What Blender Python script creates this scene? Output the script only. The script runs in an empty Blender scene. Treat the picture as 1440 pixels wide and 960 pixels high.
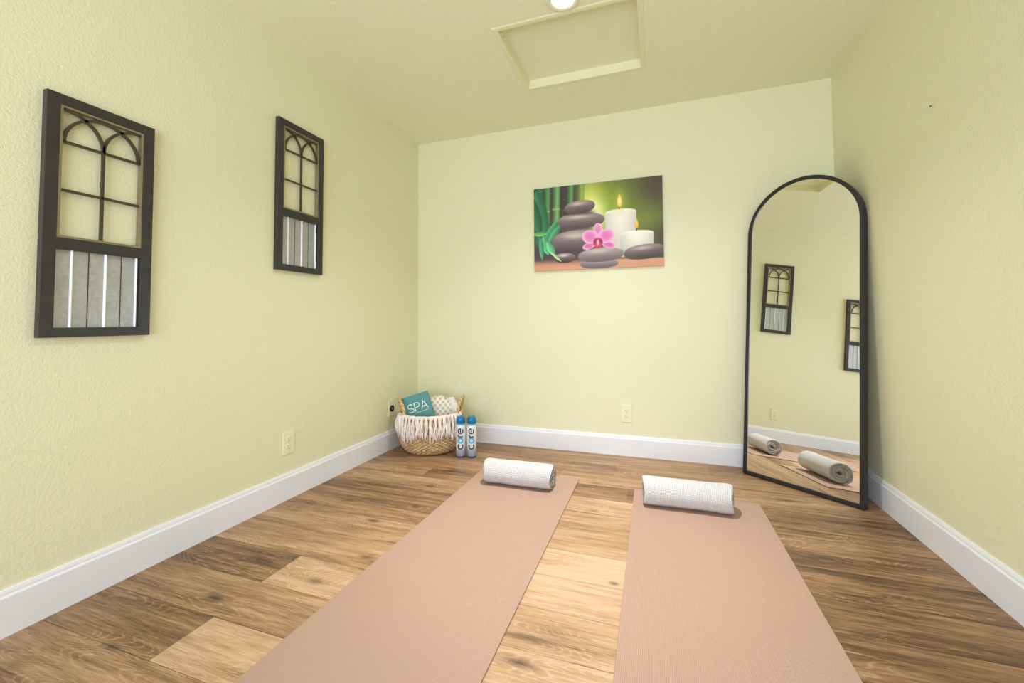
import bpy, bmesh, math, random
import numpy as np
from mathutils import Vector, Matrix, Euler
random.seed(7)
rng = np.random.default_rng(7)
PI = math.pi
scene = bpy.context.scene
C = scene.collection

# ------------------------------------------------------------------ helpers
def link(o, parent=None):
    C.objects.link(o)
    if parent is not None:
        o.parent = parent
    return o

def mesh_obj(name, verts, faces, mat=None, parent=None, smooth=False):
    me = bpy.data.meshes.new(name)
    me.from_pydata([tuple(v) for v in verts], [], [tuple(f) for f in faces])
    me.update()
    if smooth:
        me.polygons.foreach_set('use_smooth', [True] * len(me.polygons))
    o = bpy.data.objects.new(name, me)
    if mat is not None:
        me.materials.append(mat)
    return link(o, parent)

def bm_obj(name, bm, mat=None, parent=None, smooth=False, recalc=True):
    if recalc:
        bmesh.ops.recalc_face_normals(bm, faces=bm.faces[:])
    me = bpy.data.meshes.new(name)
    bm.to_mesh(me); bm.free()
    if smooth:
        me.polygons.foreach_set('use_smooth', [True] * len(me.polygons))
    o = bpy.data.objects.new(name, me)
    if mat is not None:
        me.materials.append(mat)
    return link(o, parent)

def add_box(bm, lo, hi, bevel=0.0, seg=2):
    r = bmesh.ops.create_cube(bm, size=1.0)
    vs = r['verts']
    for v in vs:
        v.co = Vector([lo[i] + (v.co[i] + 0.5) * (hi[i] - lo[i]) for i in range(3)])
    if bevel > 0:
        es = list({e for v in vs for e in v.link_edges})
        bmesh.ops.bevel(bm, geom=es, offset=bevel, segments=seg, affect='EDGES', profile=0.5)

def box_obj(name, lo, hi, mat, parent=None, bevel=0.0):
    bm = bmesh.new(); add_box(bm, lo, hi, bevel)
    return bm_obj(name, bm, mat, parent)

def sweep(bm, path, sec, closed=False, frame=None):
    """sweep 2-D section (list of (a,b)) along path of (pos, A, B) frames"""
    rings = []
    for (p, A, B) in path:
        rings.append([bm.verts.new(Vector(p) + A * a + B * b) for a, b in sec])
    n = len(sec); m = len(rings)
    for i in range(m if closed else m - 1):
        r0 = rings[i]; r1 = rings[(i + 1) % m]
        for j in range(n):
            bm.faces.new((r0[j], r0[(j + 1) % n], r1[(j + 1) % n], r1[j]))
    if not closed:
        bm.faces.new(rings[0][::-1]); bm.faces.new(rings[-1])

def tube(bm, pts, radius, seg=8, closed=False):
    pts = [Vector(p) for p in pts]
    n = len(pts)
    rads = radius if isinstance(radius, (list, tuple)) else [radius] * n
    path = []
    prev = None
    for i in range(n):
        if closed:
            t = (pts[(i + 1) % n] - pts[i - 1]).normalized()
        else:
            t = (pts[min(i + 1, n - 1)] - pts[max(i - 1, 0)]).normalized()
        ref = prev if prev is not None else (Vector((0, 0, 1)) if abs(t.z) < 0.9 else Vector((1, 0, 0)))
        A = (ref - t * ref.dot(t)).normalized(); B = t.cross(A)
        prev = A
        path.append((pts[i], A * rads[i], B * rads[i]))
    sec = [(math.cos(2 * PI * k / seg), math.sin(2 * PI * k / seg)) for k in range(seg)]
    sweep(bm, path, sec, closed)

def lathe(bm, prof, seg=32, cx=0, cy=0, cap=False):
    rings = []
    for r, z in prof:
        rings.append([bm.verts.new((cx + r * math.cos(2 * PI * k / seg), cy + r * math.sin(2 * PI * k / seg), z)) for k in range(seg)])
    for a, b in zip(rings[:-1], rings[1:]):
        for k in range(seg):
            bm.faces.new((a[k], a[(k + 1) % seg], b[(k + 1) % seg], b[k]))
    if cap:
        bm.faces.new(rings[0][::-1]); bm.faces.new(rings[-1])

def empty(name, loc=(0, 0, 0), rot=(0, 0, 0)):
    o = bpy.data.objects.new(name, None)
    o.location = loc; o.rotation_euler = rot
    o.empty_display_size = 0.05
    return link(o)

def tag(o, label, cat, group=None):
    o['label'] = label; o['category'] = cat
    if group: o['group'] = group
    return o

def struct(o):
    o['kind'] = 'structure'
    return o

# ------------------------------------------------------------------ materials
def new_mat(name):
    m = bpy.data.materials.new(name); m.use_nodes = True
    nt = m.node_tree
    return m, nt, nt.nodes['Principled BSDF']

def N(nt, typ, **kw):
    n = nt.nodes.new(typ)
    for k, v in kw.items():
        setattr(n, k, v)
    return n

def mathn(nt, op, a, b=None, c=None):
    n = N(nt, 'ShaderNodeMath', operation=op)
    for i, v in enumerate((a, b, c)):
        if v is None: continue
        if isinstance(v, (int, float)): n.inputs[i].default_value = v
        else: nt.links.new(v, n.inputs[i])
    return n.outputs[0]

def ramp(nt, fac, stops):
    n = N(nt, 'ShaderNodeValToRGB')
    el = n.color_ramp.elements
    while len(el) > 1: el.remove(el[-1])
    el[0].position = stops[0][0]; el[0].color = (*stops[0][1], 1)
    for p, c in stops[1:]:
        e = el.new(p); e.color = (*c, 1)
    nt.links.new(fac, n.inputs[0])
    return n.outputs[0]

def mix(nt, fac, a, b, blend='MIX'):
    n = N(nt, 'ShaderNodeMix', data_type='RGBA', blend_type=blend)
    for sock, v in ((n.inputs[0], fac), (n.inputs[6], a), (n.inputs[7], b)):
        if isinstance(v, (int, float)): sock.default_value = v
        elif isinstance(v, tuple): sock.default_value = (*v[:3], 1)
        else: nt.links.new(v, sock)
    return n.outputs[2]

def bump(nt, bsdf, height, strength=0.3, dist=0.002):
    b = N(nt, 'ShaderNodeBump')
    b.inputs['Strength'].default_value = strength; b.inputs['Distance'].default_value = dist
    nt.links.new(height, b.inputs['Height']); nt.links.new(b.outputs[0], bsdf.inputs['Normal'])

def coords(nt, kind='Object', scale=(1, 1, 1)):
    tc = N(nt, 'ShaderNodeTexCoord'); mp = N(nt, 'ShaderNodeMapping')
    nt.links.new(tc.outputs[kind], mp.inputs[0]); mp.inputs['Scale'].default_value = scale
    return mp.outputs[0]

def noise(nt, vec, scale, detail=3, rough=0.5):
    n = N(nt, 'ShaderNodeTexNoise')
    n.inputs['Scale'].default_value = scale; n.inputs['Detail'].default_value = detail; n.inputs['Roughness'].default_value = rough
    nt.links.new(vec, n.inputs['Vector'])
    return n.outputs[0]

def simple(name, col, rough=0.5, metal=0.0, nscale=None, namp=0.08, bmp=0.0, bscale=200, spec=None):
    m, nt, b = new_mat(name)
    b.inputs['Roughness'].default_value = rough; b.inputs['Metallic'].default_value = metal
    if spec is not None: b.inputs['Specular IOR Level'].default_value = spec
    v = coords(nt)
    f = noise(nt, v, nscale or 40, 3)
    c = mix(nt, f, tuple(x * (1 - namp) for x in col), tuple(min(1, x * (1 + namp)) for x in col))
    nt.links.new(c, b.inputs['Base Color'])
    if bmp > 0:
        bump(nt, b, noise(nt, v, bscale, 3), bmp, 0.001)
    return m

def wall_mat(name, col, strength=0.35):
    m, nt, b = new_mat(name)
    b.inputs['Roughness'].default_value = 0.55
    v = coords(nt)
    c = mix(nt, noise(nt, v, 1.2, 2), tuple(x * 0.985 for x in col), tuple(x * 1.015 for x in col))
    nt.links.new(c, b.inputs['Base Color'])
    n1 = noise(nt, v, 95, 3, 0.55); n2 = noise(nt, v, 190, 2)
    h = mathn(nt, 'ADD', ramp(nt, n1, [(0.35, (0, 0, 0)), (0.62, (1, 1, 1))]), mathn(nt, 'MULTIPLY', n2, 0.4))
    bump(nt, b, h, strength, 0.003)
    return m

PAINT = (0.775, 0.768, 0.535)
M_wall = wall_mat('wall_paint', PAINT, 0.24)
M_ceil = wall_mat('ceiling_paint', (0.84, 0.838, 0.625), 0.22)
M_white = simple('white_trim_paint', (0.795, 0.81, 0.87), 0.35, namp=0.01)
M_hatch = simple("painted_moulding", (0.81, 0.80, 0.545), 0.4, namp=0.015)
M_plate = simple("painted_cover_plate", (0.81, 0.80, 0.56), 0.35, namp=0.01)
M_slot = simple('dark_slot', (0.10, 0.10, 0.07), 0.6)
M_blackplug = simple('black_plastic', (0.018, 0.018, 0.018), 0.35)
M_screw = simple('plate_screw', (0.62, 0.62, 0.45), 0.3)

def floor_mat():
    m, nt, b = new_mat('oak_vinyl_planks')
    tc = N(nt, 'ShaderNodeTexCoord')
    at = N(nt, 'ShaderNodeAttribute', attribute_name='plank')   # r tone, g seed
    sp = N(nt, 'ShaderNodeSeparateColor'); nt.links.new(at.outputs['Color'], sp.inputs[0])
    tone, seed = sp.outputs[0], sp.outputs[1]
    sx = N(nt, 'ShaderNodeSeparateXYZ'); nt.links.new(tc.outputs['Object'], sx.inputs[0])
    x, y = sx.outputs[0], sx.outputs[1]
    s20 = mathn(nt, 'MULTIPLY', seed, 37.0)
    def vec(ax, ay):
        c = N(nt, 'ShaderNodeCombineXYZ')
        nt.links.new(mathn(nt, 'MULTIPLY_ADD', x, ax, s20), c.inputs[0])
        nt.links.new(mathn(nt, 'MULTIPLY', y, ay), c.inputs[1])
        nt.links.new(s20, c.inputs[2])
        return c.outputs[0]
    broad = noise(nt, vec(1.3, 9), 1.0, 3, 0.55)
    streak = noise(nt, vec(3.2, 52), 1.0, 5, 0.62)
    fine = noise(nt, vec(15, 300), 1.0, 3, 0.65)
    # knots of the printed oak : (x, y, half length, half width, darkness)
    KNOTS = [(.436, -2.0, .034, .014, 1.0), (.365, -2.249, .030, .010, .8), (.362, -1.776, .035, .013, .8), (.425, -1.779, .028, .010, .8),
             (.693, -1.816, .024, .011, .8), (.765, -1.627, .022, .010, .8), (.597, -1.361, .022, .012, 1.0), (.635, -.906, .022, .014, 1.0),
             (.15, -1.302, .03, .012, .6), (.321, -1.21, .025, .014, .7), (.705, -1.156, .020, .010, .7), (.645, -.65, .025, .012, .7), (.437, -.731, .025, .010, .6),
             (.188, -2.377, .03, .012, .5), (1.502, -1.838, .060, .011, .65), (1.508, -1.928, .034, .011, .95), (1.719, -1.489, .012, .008, .9), (1.568, -.933, .020, .010, .6),
             (1.534, -.569, .022, .012, .6), (2.505, -.50, .055, .011, .9), (2.485, -.846, .050, .011, .9), (2.482, -1.06, .06, .014, .8), (2.508, -1.30, .05, .010, .7),
             (2.767, -1.002, .10, .012, .8), (1.042, -.495, .03, .01, .6), (2.70, -.70, .06, .012, .6)]
    knot = bulge = None
    for kx, ky, rx, ry, dk in KNOTS:
        rx, ry = rx * 1.45, ry * 1.3
        dx = mathn(nt, 'MULTIPLY', mathn(nt, 'SUBTRACT', x, kx), 1 / rx)
        dy = mathn(nt, 'MULTIPLY', mathn(nt, 'SUBTRACT', y, ky), 1 / ry)
        q = mathn(nt, 'ADD', mathn(nt, 'MULTIPLY', dx, dx), mathn(nt, 'MULTIPLY', dy, dy))
        g = mathn(nt, 'MULTIPLY', mathn(nt, 'POWER', 2.718, mathn(nt, 'MULTIPLY', q, -1.0)), dk)
        w = mathn(nt, 'POWER', 2.718, mathn(nt, 'MULTIPLY', q, -0.09))
        knot = g if knot is None else mathn(nt, 'ADD', knot, g)
        bulge = w if bulge is None else mathn(nt, 'ADD', bulge, w)
    knot = mathn(nt, 'MULTIPLY', knot, mathn(nt, 'MULTIPLY_ADD', streak, 1.3, 0.25))
    # cathedral rings : contour lines of a slow field, wrapped round the knots
    field = noise(nt, vec(1.3, 8.0), 1.0, 2, 0.40)
    wob = mathn(nt, 'ADD', mathn(nt, 'MULTIPLY_ADD', fine, 0.010, field), mathn(nt, 'MULTIPLY', bulge, 0.10))
    rings = mathn(nt, 'SINE', mathn(nt, 'MULTIPLY', wob, 300.0))
    ringw = ramp(nt, mathn(nt, 'MULTIPLY_ADD', bulge, 0.35, noise(nt, vec(1.1, 4.0), 1.3, 1)), [(0.46, (0, 0, 0)), (0.66, (1, 1, 1))])
    crack = ramp(nt, noise(nt, vec(0.9, 16), 1.0, 5, 0.62), [(0.30, (1, 1, 1)), (0.37, (0, 0, 0))])
    lines = mathn(nt, 'POWER', mathn(nt, 'MULTIPLY_ADD', rings, 0.5, 0.5), 5.0)
    f = mathn(nt, 'MULTIPLY_ADD', mathn(nt, 'SUBTRACT', broad, 0.5), 1.05, 0.40)
    f = mathn(nt, 'ADD', f, mathn(nt, 'MULTIPLY', mathn(nt, 'SUBTRACT', streak, 0.5), 1.05))
    f = mathn(nt, 'ADD', f, mathn(nt, 'MULTIPLY', mathn(nt, 'SUBTRACT', fine, 0.5), 0.95))
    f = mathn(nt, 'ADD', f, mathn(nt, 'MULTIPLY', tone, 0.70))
    f = mathn(nt, 'SUBTRACT', f, 0.22)
    rr = mathn(nt, 'MULTIPLY', mathn(nt, 'MULTIPLY', mathn(nt, 'SUBTRACT', lines, 0.25), ringw), 0.24)
    f = mathn(nt, 'ADD', f, rr)
    col = ramp(nt, f, [(0.0, (0.095, 0.047, 0.020)), (0.3, (0.250, 0.138, 0.066)), (0.6, (0.415, 0.252, 0.136)), (1.0, (0.60, 0.405, 0.260))])
    col = mix(nt, mathn(nt, 'MULTIPLY', crack, 0.55), col, (0.085, 0.042, 0.018))
    col = mix(nt, mathn(nt, 'MULTIPLY', knot, 0.92), col, (0.050, 0.026, 0.013))
    nt.links.new(col, b.inputs['Base Color'])
    rg = mathn(nt, 'MULTIPLY_ADD', streak, 0.15, 0.36)
    nt.links.new(rg, b.inputs['Roughness'])
    b.inputs['Specular IOR Level'].default_value = 0.4
    h = mathn(nt, 'ADD', fine, mathn(nt, 'MULTIPLY', rings, 0.15))
    bump(nt, b, h, 0.10, 0.001)
    return m
M_floor = floor_mat()

def mat_mat():
    m, nt, b = new_mat('ribbed_mat_rubber')
    b.inputs['Roughness'].default_value = 0.62
    b.inputs['Specular IOR Level'].default_value = 0.35
    tc = N(nt, 'ShaderNodeTexCoord')
    sx = N(nt, 'ShaderNodeSeparateXYZ'); nt.links.new(tc.outputs['Object'], sx.inputs[0])
    a = mathn(nt, 'SINE', mathn(nt, 'MULTIPLY', sx.outputs[0], 2 * PI / 0.0052))
    c = mathn(nt, 'SINE', mathn(nt, 'MULTIPLY', sx.outputs[1], 2 * PI / 0.0052))
    h = mathn(nt, 'ADD', mathn(nt, 'MULTIPLY', a, 0.7), mathn(nt, 'MULTIPLY', c, 0.4))
    f = mathn(nt, 'MULTIPLY_ADD', h, 0.38, 0.5)
    col = mix(nt, f, (0.335, 0.213, 0.160), (0.50, 0.335, 0.260))
    nt.links.new(col, b.inputs['Base Color'])
    bump(nt, b, h, 0.35, 0.001)
    return m
M_mat = mat_mat()
M_matedge = simple('mat_side', (0.30, 0.20, 0.16), 0.7)

def towel_mat():
    m, nt, b = new_mat('white_waffle_cotton')
    b.inputs['Roughness'].default_value = 0.9
    b.inputs['Sheen Weight'].default_value = 0.25
    uv = N(nt, 'ShaderNodeUVMap'); uv.uv_map = 'UVMap'
    sx = N(nt, 'ShaderNodeSeparateXYZ'); nt.links.new(uv.outputs[0], sx.inputs[0])
    u, v = sx.outputs[0], sx.outputs[1]
    v3 = coords(nt)
    wob = mathn(nt, 'MULTIPLY_ADD', noise(nt, v3, 90, 2), 0.004, u)
    a = mathn(nt, 'SINE', mathn(nt, 'MULTIPLY', wob, 2 * PI / 0.0085))
    c = mathn(nt, 'SINE', mathn(nt, 'MULTIPLY', v, 2 * PI / 0.0065))
    h = mathn(nt, 'ADD', mathn(nt, 'MULTIPLY', a, 0.6), mathn(nt, 'MULTIPLY', c, 0.35))
    h = mathn(nt, 'ADD', h, mathn(nt, 'MULTIPLY', noise(nt, v3, 350, 2), 0.9))
    f = mathn(nt, 'MULTIPLY_ADD', h, 0.28, 0.35)
    col = mix(nt, f, (0.62, 0.60, 0.625), (0.85, 0.835, 0.835))
    nt.links.new(col, b.inputs['Base Color'])
    bump(nt, b, h, 0.8, 0.004)
    return m
M_towel = towel_mat()

M_blackwood = simple('black_stained_wood', (0.030, 0.027, 0.024), 0.42, nscale=25, namp=0.35, bmp=0.12, bscale=150)
M_lip = simple('aged_bronze_lip', (0.34, 0.30, 0.20), 0.3, metal=0.8, nscale=60, namp=0.25)
M_muntin = simple('dark_bronze_bars', (0.075, 0.062, 0.040), 0.4, metal=0.4, nscale=60, namp=0.2)
def galv():
    m, nt, b = new_mat('galvanised_sheet')
    b.inputs['Metallic'].default_value = 0.75
    v = coords(nt)
    vo = N(nt, 'ShaderNodeTexVoronoi'); vo.inputs['Scale'].default_value = 90; nt.links.new(v, vo.inputs['Vector'])
    n = noise(nt, v, 60, 4, 0.7)
    f = mathn(nt, 'ADD', mathn(nt, 'MULTIPLY', vo.outputs['Color'], 0.3), mathn(nt, 'MULTIPLY', n, 0.7))
    nt.links.new(mix(nt, f, (0.34, 0.35, 0.35), (0.62, 0.64, 0.64)), b.inputs['Base Color'])
    b.inputs['Roughness'].default_value = 0.5
    return m
M_galv = galv()
M_galvrib = simple('galvanised_rib_highlight', (0.86, 0.88, 0.93), 0.38, metal=0.2, namp=0.03)  # ribs whitened, the light they catch is painted into the colour
M_blackmetal = simple('matte_black_metal', (0.016, 0.016, 0.018), 0.38, nscale=30, namp=0.1)
def mirror_mat():
    m, nt, b = new_mat('silvered_mirror')
    b.inputs['Base Color'].default_value = (0.93, 0.94, 0.93, 1)
    b.inputs['Metallic'].default_value = 1.0; b.inputs['Roughness'].default_value = 0.0
    return m
M_mirror = mirror_mat()
M_mirback = simple('mirror_backing_board', (0.12, 0.09, 0.06), 0.8)

def attr_mat(name, attr, rough=0.7, bmp=0.0, bscale=300, sheen=0.0):
    m, nt, b = new_mat(name)
    b.inputs['Roughness'].default_value = rough
    b.inputs['Sheen Weight'].default_value = sheen
    a = N(nt, 'ShaderNodeAttribute', attribute_name=attr)
    v = coords(nt)
    c = mix(nt, noise(nt, v, bscale, 2), (0.9, 0.9, 0.9), (1.08, 1.08, 1.08))
    nt.links.new(mix(nt, 1.0, a.outputs['Color'], c, 'MULTIPLY'), b.inputs['Base Color'])
    if bmp: bump(nt, b, noise(nt, v, bscale, 3), bmp, 0.001)
    return m
M_print = attr_mat('printed_canvas', 'print', 0.6, 0.08, 600)
M_straw = attr_mat('woven_seagrass', 'straw', 0.7, 0.3, 260)
M_yarn = attr_mat('twisted_yarn', 'yarn', 0.9, 0.3, 400, 0.2)
M_cream = simple('cream_cotton', (0.80, 0.76, 0.70), 0.9, nscale=200, namp=0.08, bmp=0.3)
def check_mat():
    m, nt, b = new_mat('beige_checked_weave')
    b.inputs['Roughness'].default_value = 0.9
    uv = N(nt, 'ShaderNodeUVMap'); uv.uv_map = 'UVMap'
    sx = N(nt, 'ShaderNodeSeparateXYZ'); nt.links.new(uv.outputs[0], sx.inputs[0])
    a = mathn(nt, 'SINE', mathn(nt, 'MULTIPLY', sx.outputs[0], 2 * PI / 0.038))
    c = mathn(nt, 'SINE', mathn(nt, 'MULTIPLY', sx.outputs[1], 2 * PI / 0.042))
    pr = mathn(nt, 'MULTIPLY', a, c)
    f = ramp(nt, mathn(nt, 'MULTIPLY_ADD', pr, 0.5, 0.5), [(0.50, (0, 0, 0)), (0.68, (1, 1, 1))])
    n = noise(nt, coords(nt), 300, 2)
    f2 = mathn(nt, 'MULTIPLY', f, mathn(nt, 'MULTIPLY_ADD', n, 0.5, 0.6))
    nt.links.new(mix(nt, f2, (0.84, 0.79, 0.71), (0.52, 0.43, 0.33)), b.inputs['Base Color'])
    bump(nt, b, mathn(nt, 'ADD', pr, n), 0.3, 0.002)
    return m
M_check = check_mat()
M_teal = simple('teal_cloth_cover', (0.075, 0.265, 0.262), 0.55, nscale=300, namp=0.08)
M_pages = simple('book_pages', (0.78, 0.74, 0.62), 0.8)
M_lettering = simple('white_lettering', (0.86, 0.90, 0.88), 0.5)
def can_mat():
    m, nt, b = new_mat('printed_silver_label')
    b.inputs['Roughness'].default_value = 0.32; b.inputs['Metallic'].default_value = 0.15
    tc = N(nt, 'ShaderNodeTexCoord')
    sx = N(nt, 'ShaderNodeSeparateXYZ'); nt.links.new(tc.outputs['Object'], sx.inputs[0])
    z = sx.outputs[2]
    base = ramp(nt, mathn(nt, 'MULTIPLY', z, 1 / 0.28), [(0.0, (0.10, 0.15, 0.24)), (0.05, (0.22, 0.27, 0.37)), (0.20, (0.42, 0.45, 0.54)), (0.27, (0.70, 0.72, 0.76)), (0.75, (0.76, 0.77, 0.78)), (0.86, (0.58, 0.60, 0.64))])
    vo = N(nt, 'ShaderNodeTexVoronoi', feature='F1'); vo.inputs['Scale'].default_value = 110
    nt.links.new(tc.outputs['Object'], vo.inputs['Vector'])
    dots = ramp(nt, vo.outputs['Distance'], [(0.28, (1, 1, 1)), (0.36, (0, 0, 0))])
    low = ramp(nt, z, [(0.05, (0.45, 0.45, 0.45)), (0.08, (0, 0, 0))])
    nt.links.new(mix(nt, mathn(nt, 'MULTIPLY', dots, low), base, (0.62, 0.70, 0.82)), b.inputs['Base Color'])
    return m
M_can = can_mat()
M_cap = simple('blue_plastic_cap', (0.0, 0.145, 0.36), 0.2, namp=0.03)
M_collar = simple('teal_collar', (0.10, 0.52, 0.58), 0.3)
M_canbase = simple('dark_blue_base', (0.05, 0.09, 0.2), 0.35)
M_charcoal = simple('charcoal_print', (0.035, 0.04, 0.055), 0.45)
M_skyblue = simple('sky_blue_print', (0.05, 0.33, 0.66), 0.4)
M_paleblue = simple('pale_blue_print', (0.42, 0.68, 0.86), 0.4)
M_ringwhite = simple('light_trim_ring', (0.80, 0.79, 0.60), 0.4)
def emit_mat(name, col, s):
    m, nt, b = new_mat(name)
    b.inputs['Base Color'].default_value = (0.9, 0.9, 0.9, 1)
    b.inputs['Emission Color'].default_value = (*col, 1); b.inputs['Emission Strength'].default_value = s
    return m
M_lens = emit_mat('lit_lamp_lens', (1.0, 0.96, 0.86), 6.0)
def glass_mat():
    m = bpy.data.materials.new('window_glass'); m.use_nodes = True
    nt = m.node_tree; nt.nodes.clear()
    o = N(nt, 'ShaderNodeOutputMaterial'); t = N(nt, 'ShaderNodeBsdfTransparent'); g = N(nt, 'ShaderNodeBsdfGlossy')
    g.inputs['Roughness'].default_value = 0.0
    mx = N(nt, 'ShaderNodeMixShader'); fr = N(nt, 'ShaderNodeFresnel'); fr.inputs[0].default_value = 1.3
    nt.links.new(fr.outputs[0], mx.inputs[0]); nt.links.new(t.outputs[0], mx.inputs[1]); nt.links.new(g.outputs[0], mx.inputs[2])
    nt.links.new(mx.outputs[0], o.inputs[0])
    return m
M_glass = glass_mat()

# ------------------------------------------------------------------ room shell
W, H, YF = 2.9366, 2.44, -4.70
T = 0.12
def floor():
    ys = [0.02] + [-0.053 - 0.183 * k for k in range(26)]
    # butt joints (x) and tones per board, row by row from the back wall
    spec = {  # tones also paint in the lamp pool mid-floor and the dim right side
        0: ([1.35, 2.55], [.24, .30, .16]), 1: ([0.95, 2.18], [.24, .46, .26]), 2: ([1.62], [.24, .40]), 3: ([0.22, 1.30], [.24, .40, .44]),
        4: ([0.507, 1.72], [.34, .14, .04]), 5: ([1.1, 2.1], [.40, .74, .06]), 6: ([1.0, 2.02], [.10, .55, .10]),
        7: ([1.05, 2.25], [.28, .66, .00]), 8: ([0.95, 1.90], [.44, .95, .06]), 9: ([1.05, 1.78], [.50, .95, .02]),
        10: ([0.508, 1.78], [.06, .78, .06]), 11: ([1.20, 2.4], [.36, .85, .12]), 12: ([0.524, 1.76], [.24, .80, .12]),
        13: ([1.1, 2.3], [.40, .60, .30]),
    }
    verts, faces, cols = [], [], []
    g = 0.0006
    for r in range(len(ys) - 1):
        y1, y0 = ys[r], ys[r + 1]
        if r in spec: xs, tones = spec[r]
        else:
            a = random.uniform(0.3, 1.2); xs = [a, a + 1.22]; tones = [random.uniform(.2, .6) for _ in range(3)]
        xs = [-0.02] + xs + [W + 0.02]
        for i in range(len(xs) - 1):
            b0 = len(verts)
            for (x, y) in ((xs[i] + g, y0 + g), (xs[i + 1] - g, y0 + g), (xs[i + 1] - g, y1 - g), (xs[i] + g, y1 - g)):
                verts.append((x, y, 0.0))
            faces.append((b0, b0 + 1, b0 + 2, b0 + 3))
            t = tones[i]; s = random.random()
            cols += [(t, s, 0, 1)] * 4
    # sub floor below the seams
    b0 = len(verts)
    lo, hi = (-T, YF - T, -0.06), (W + T, T, -0.0008)
    for z in (lo[2], hi[2]):
        verts += [(lo[0], lo[1], z), (hi[0], lo[1], z), (hi[0], hi[1], z), (lo[0], hi[1], z)]
    for f in ((3, 2, 1, 0), (4, 5, 6, 7), (0, 1, 5, 4), (1, 2, 6, 5), (2, 3, 7, 6), (3, 0, 4, 7)):
        faces.append(tuple(b0 + k for k in f))
    cols += [(-.4, 0.3, 0, 1)] * 8
    o = mesh_obj('floor', verts, faces, M_floor)
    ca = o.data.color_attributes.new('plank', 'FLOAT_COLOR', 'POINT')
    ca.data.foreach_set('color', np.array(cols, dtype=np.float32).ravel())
    return struct(o)
floor()
struct(box_obj('wall_left', (-T, YF, -0.0), (0, 0, H), M_wall))
struct(box_obj('wall_back', (-T, 0, 0.0), (W + T, T, H), M_wall))
struct(box_obj('wall_right', (W, YF, 0.0), (W + T, 0, H), M_wall))

# ceiling with the opening of the attic hatch
HX0, HX1, HY0, HY1 = 1.128, 1.826, -1.085, -0.512     # inner opening
LX, LY, LR = 1.4955, -1.182, 0.056                     # down light
def ceiling():
    xs = [-T, HX0, HX1, W + T]; ys = [YF - T, HY0, HY1, T]
    bm = bmesh.new()
    grid = {}
    for z in (H, H + 0.14):
        for i, x in enumerate(xs):
            for j, y in enumerate(ys):
                grid[i, j, z] = bm.verts.new((x, y, z))
    for i in range(3):
        for j in range(3):
            if i == 1 and j == 1: continue
            for z in (H, H + 0.14):
                bm.faces.new([grid[i, j, z], grid[i + 1, j, z], grid[i + 1, j + 1, z], grid[i, j + 1, z]])
    for (a, b) in (((1, 1), (2, 1)), ((2, 1), (2, 2)), ((2, 2), (1, 2)), ((1, 2), (1, 1))):
        bm.faces.new([grid[a[0], a[1], H], grid[b[0], b[1], H], grid[b[0], b[1], H + .14], grid[a[0], a[1], H + .14]])
    for (a, b) in (((0, 0), (3, 0)), ((3, 0), (3, 3)), ((3, 3), (0, 3)), ((0, 3), (0, 0))):
        bm.faces.new([grid[a[0], a[1], H], grid[b[0], b[1], H], grid[b[0], b[1], H + .14], grid[a[0], a[1], H + .14]]) if False else None
    return struct(bm_obj('ceiling', bm, M_ceil))
ceiling()

# unseen wall behind the camera, with a wide window added to light the room
WX0, WX1, WZ0, WZ1 = 0.35, 2.60, 0.35, 2.10
def front_wall():
    bm = bmesh.new()
    add_box(bm, (-T, YF - T, 0), (WX0, YF, H)); add_box(bm, (WX1, YF - T, 0), (W + T, YF, H))
    add_box(bm, (WX0, YF - T, 0), (WX1, YF, WZ0)); add_box(bm, (WX0, YF - T, WZ1), (WX1, YF, H))
    return struct(bm_obj('wall_front', bm, M_wall))
front_wall()
def window():
    root = empty('added_window_1', ((WX0 + WX1) / 2, YF - 0.06, WZ0)); struct(root)
    hw = (WX1 - WX0) / 2; hh = WZ1 - WZ0
    bm = bmesh.new()
    for lo, hi in (((-hw, -.03, 0), (-hw + .05, .03, hh)), ((hw - .05, -.03, 0), (hw, .03, hh)), ((-hw + .05, -.03, 0), (hw - .05, .03, .05)), ((-hw + .05, -.03, hh - .05), (hw - .05, .03, hh)), ((-.025, -.03, .05), (.025, .03, hh - .05))):
        add_box(bm, lo, hi, 0.004)
    bm_obj('window_frame', bm, M_white, root)
    for sx in (-1, 1):
        x0, x1 = (-hw + .05, -.025) if sx < 0 else (.025, hw - .05)
        mesh_obj('pane', [(x0, 0, .05), (x1, 0, .05), (x1, 0, hh - .05), (x0, 0, hh - .05)], [(0, 1, 2, 3)], M_glass, root)
window()

# baseboards
BH, BT = 0.1398, 0.015
prof = [(0, 0), (BT, 0), (BT, BH - 0.024), (BT - 0.002, BH - 0.020), (BT - 0.0045, BH - 0.0175), (BT - 0.0055, BH - 0.010), (0.0065, BH - 0.002), (0.005, BH), (0, BH)]
def baseboard(name, p0, p1, nrm):
    p0, p1, nrm = Vector(p0), Vector(p1), Vector(nrm)
    bm = bmesh.new()
    path = [(p0, nrm, Vector((0, 0, 1))), (p1, nrm, Vector((0, 0, 1)))]
    sweep(bm, path, prof)
    return struct(bm_obj(name, bm, M_white))
baseboard('baseboard_left', (0, YF, 0), (0, 0, 0), (1, 0, 0))
baseboard('baseboard_right', (W, YF, 0), (W, 0, 0), (-1, 0, 0))
baseboard('baseboard_back', (BT, 0, 0), (W - BT, 0, 0), (0, -1, 0))

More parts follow.
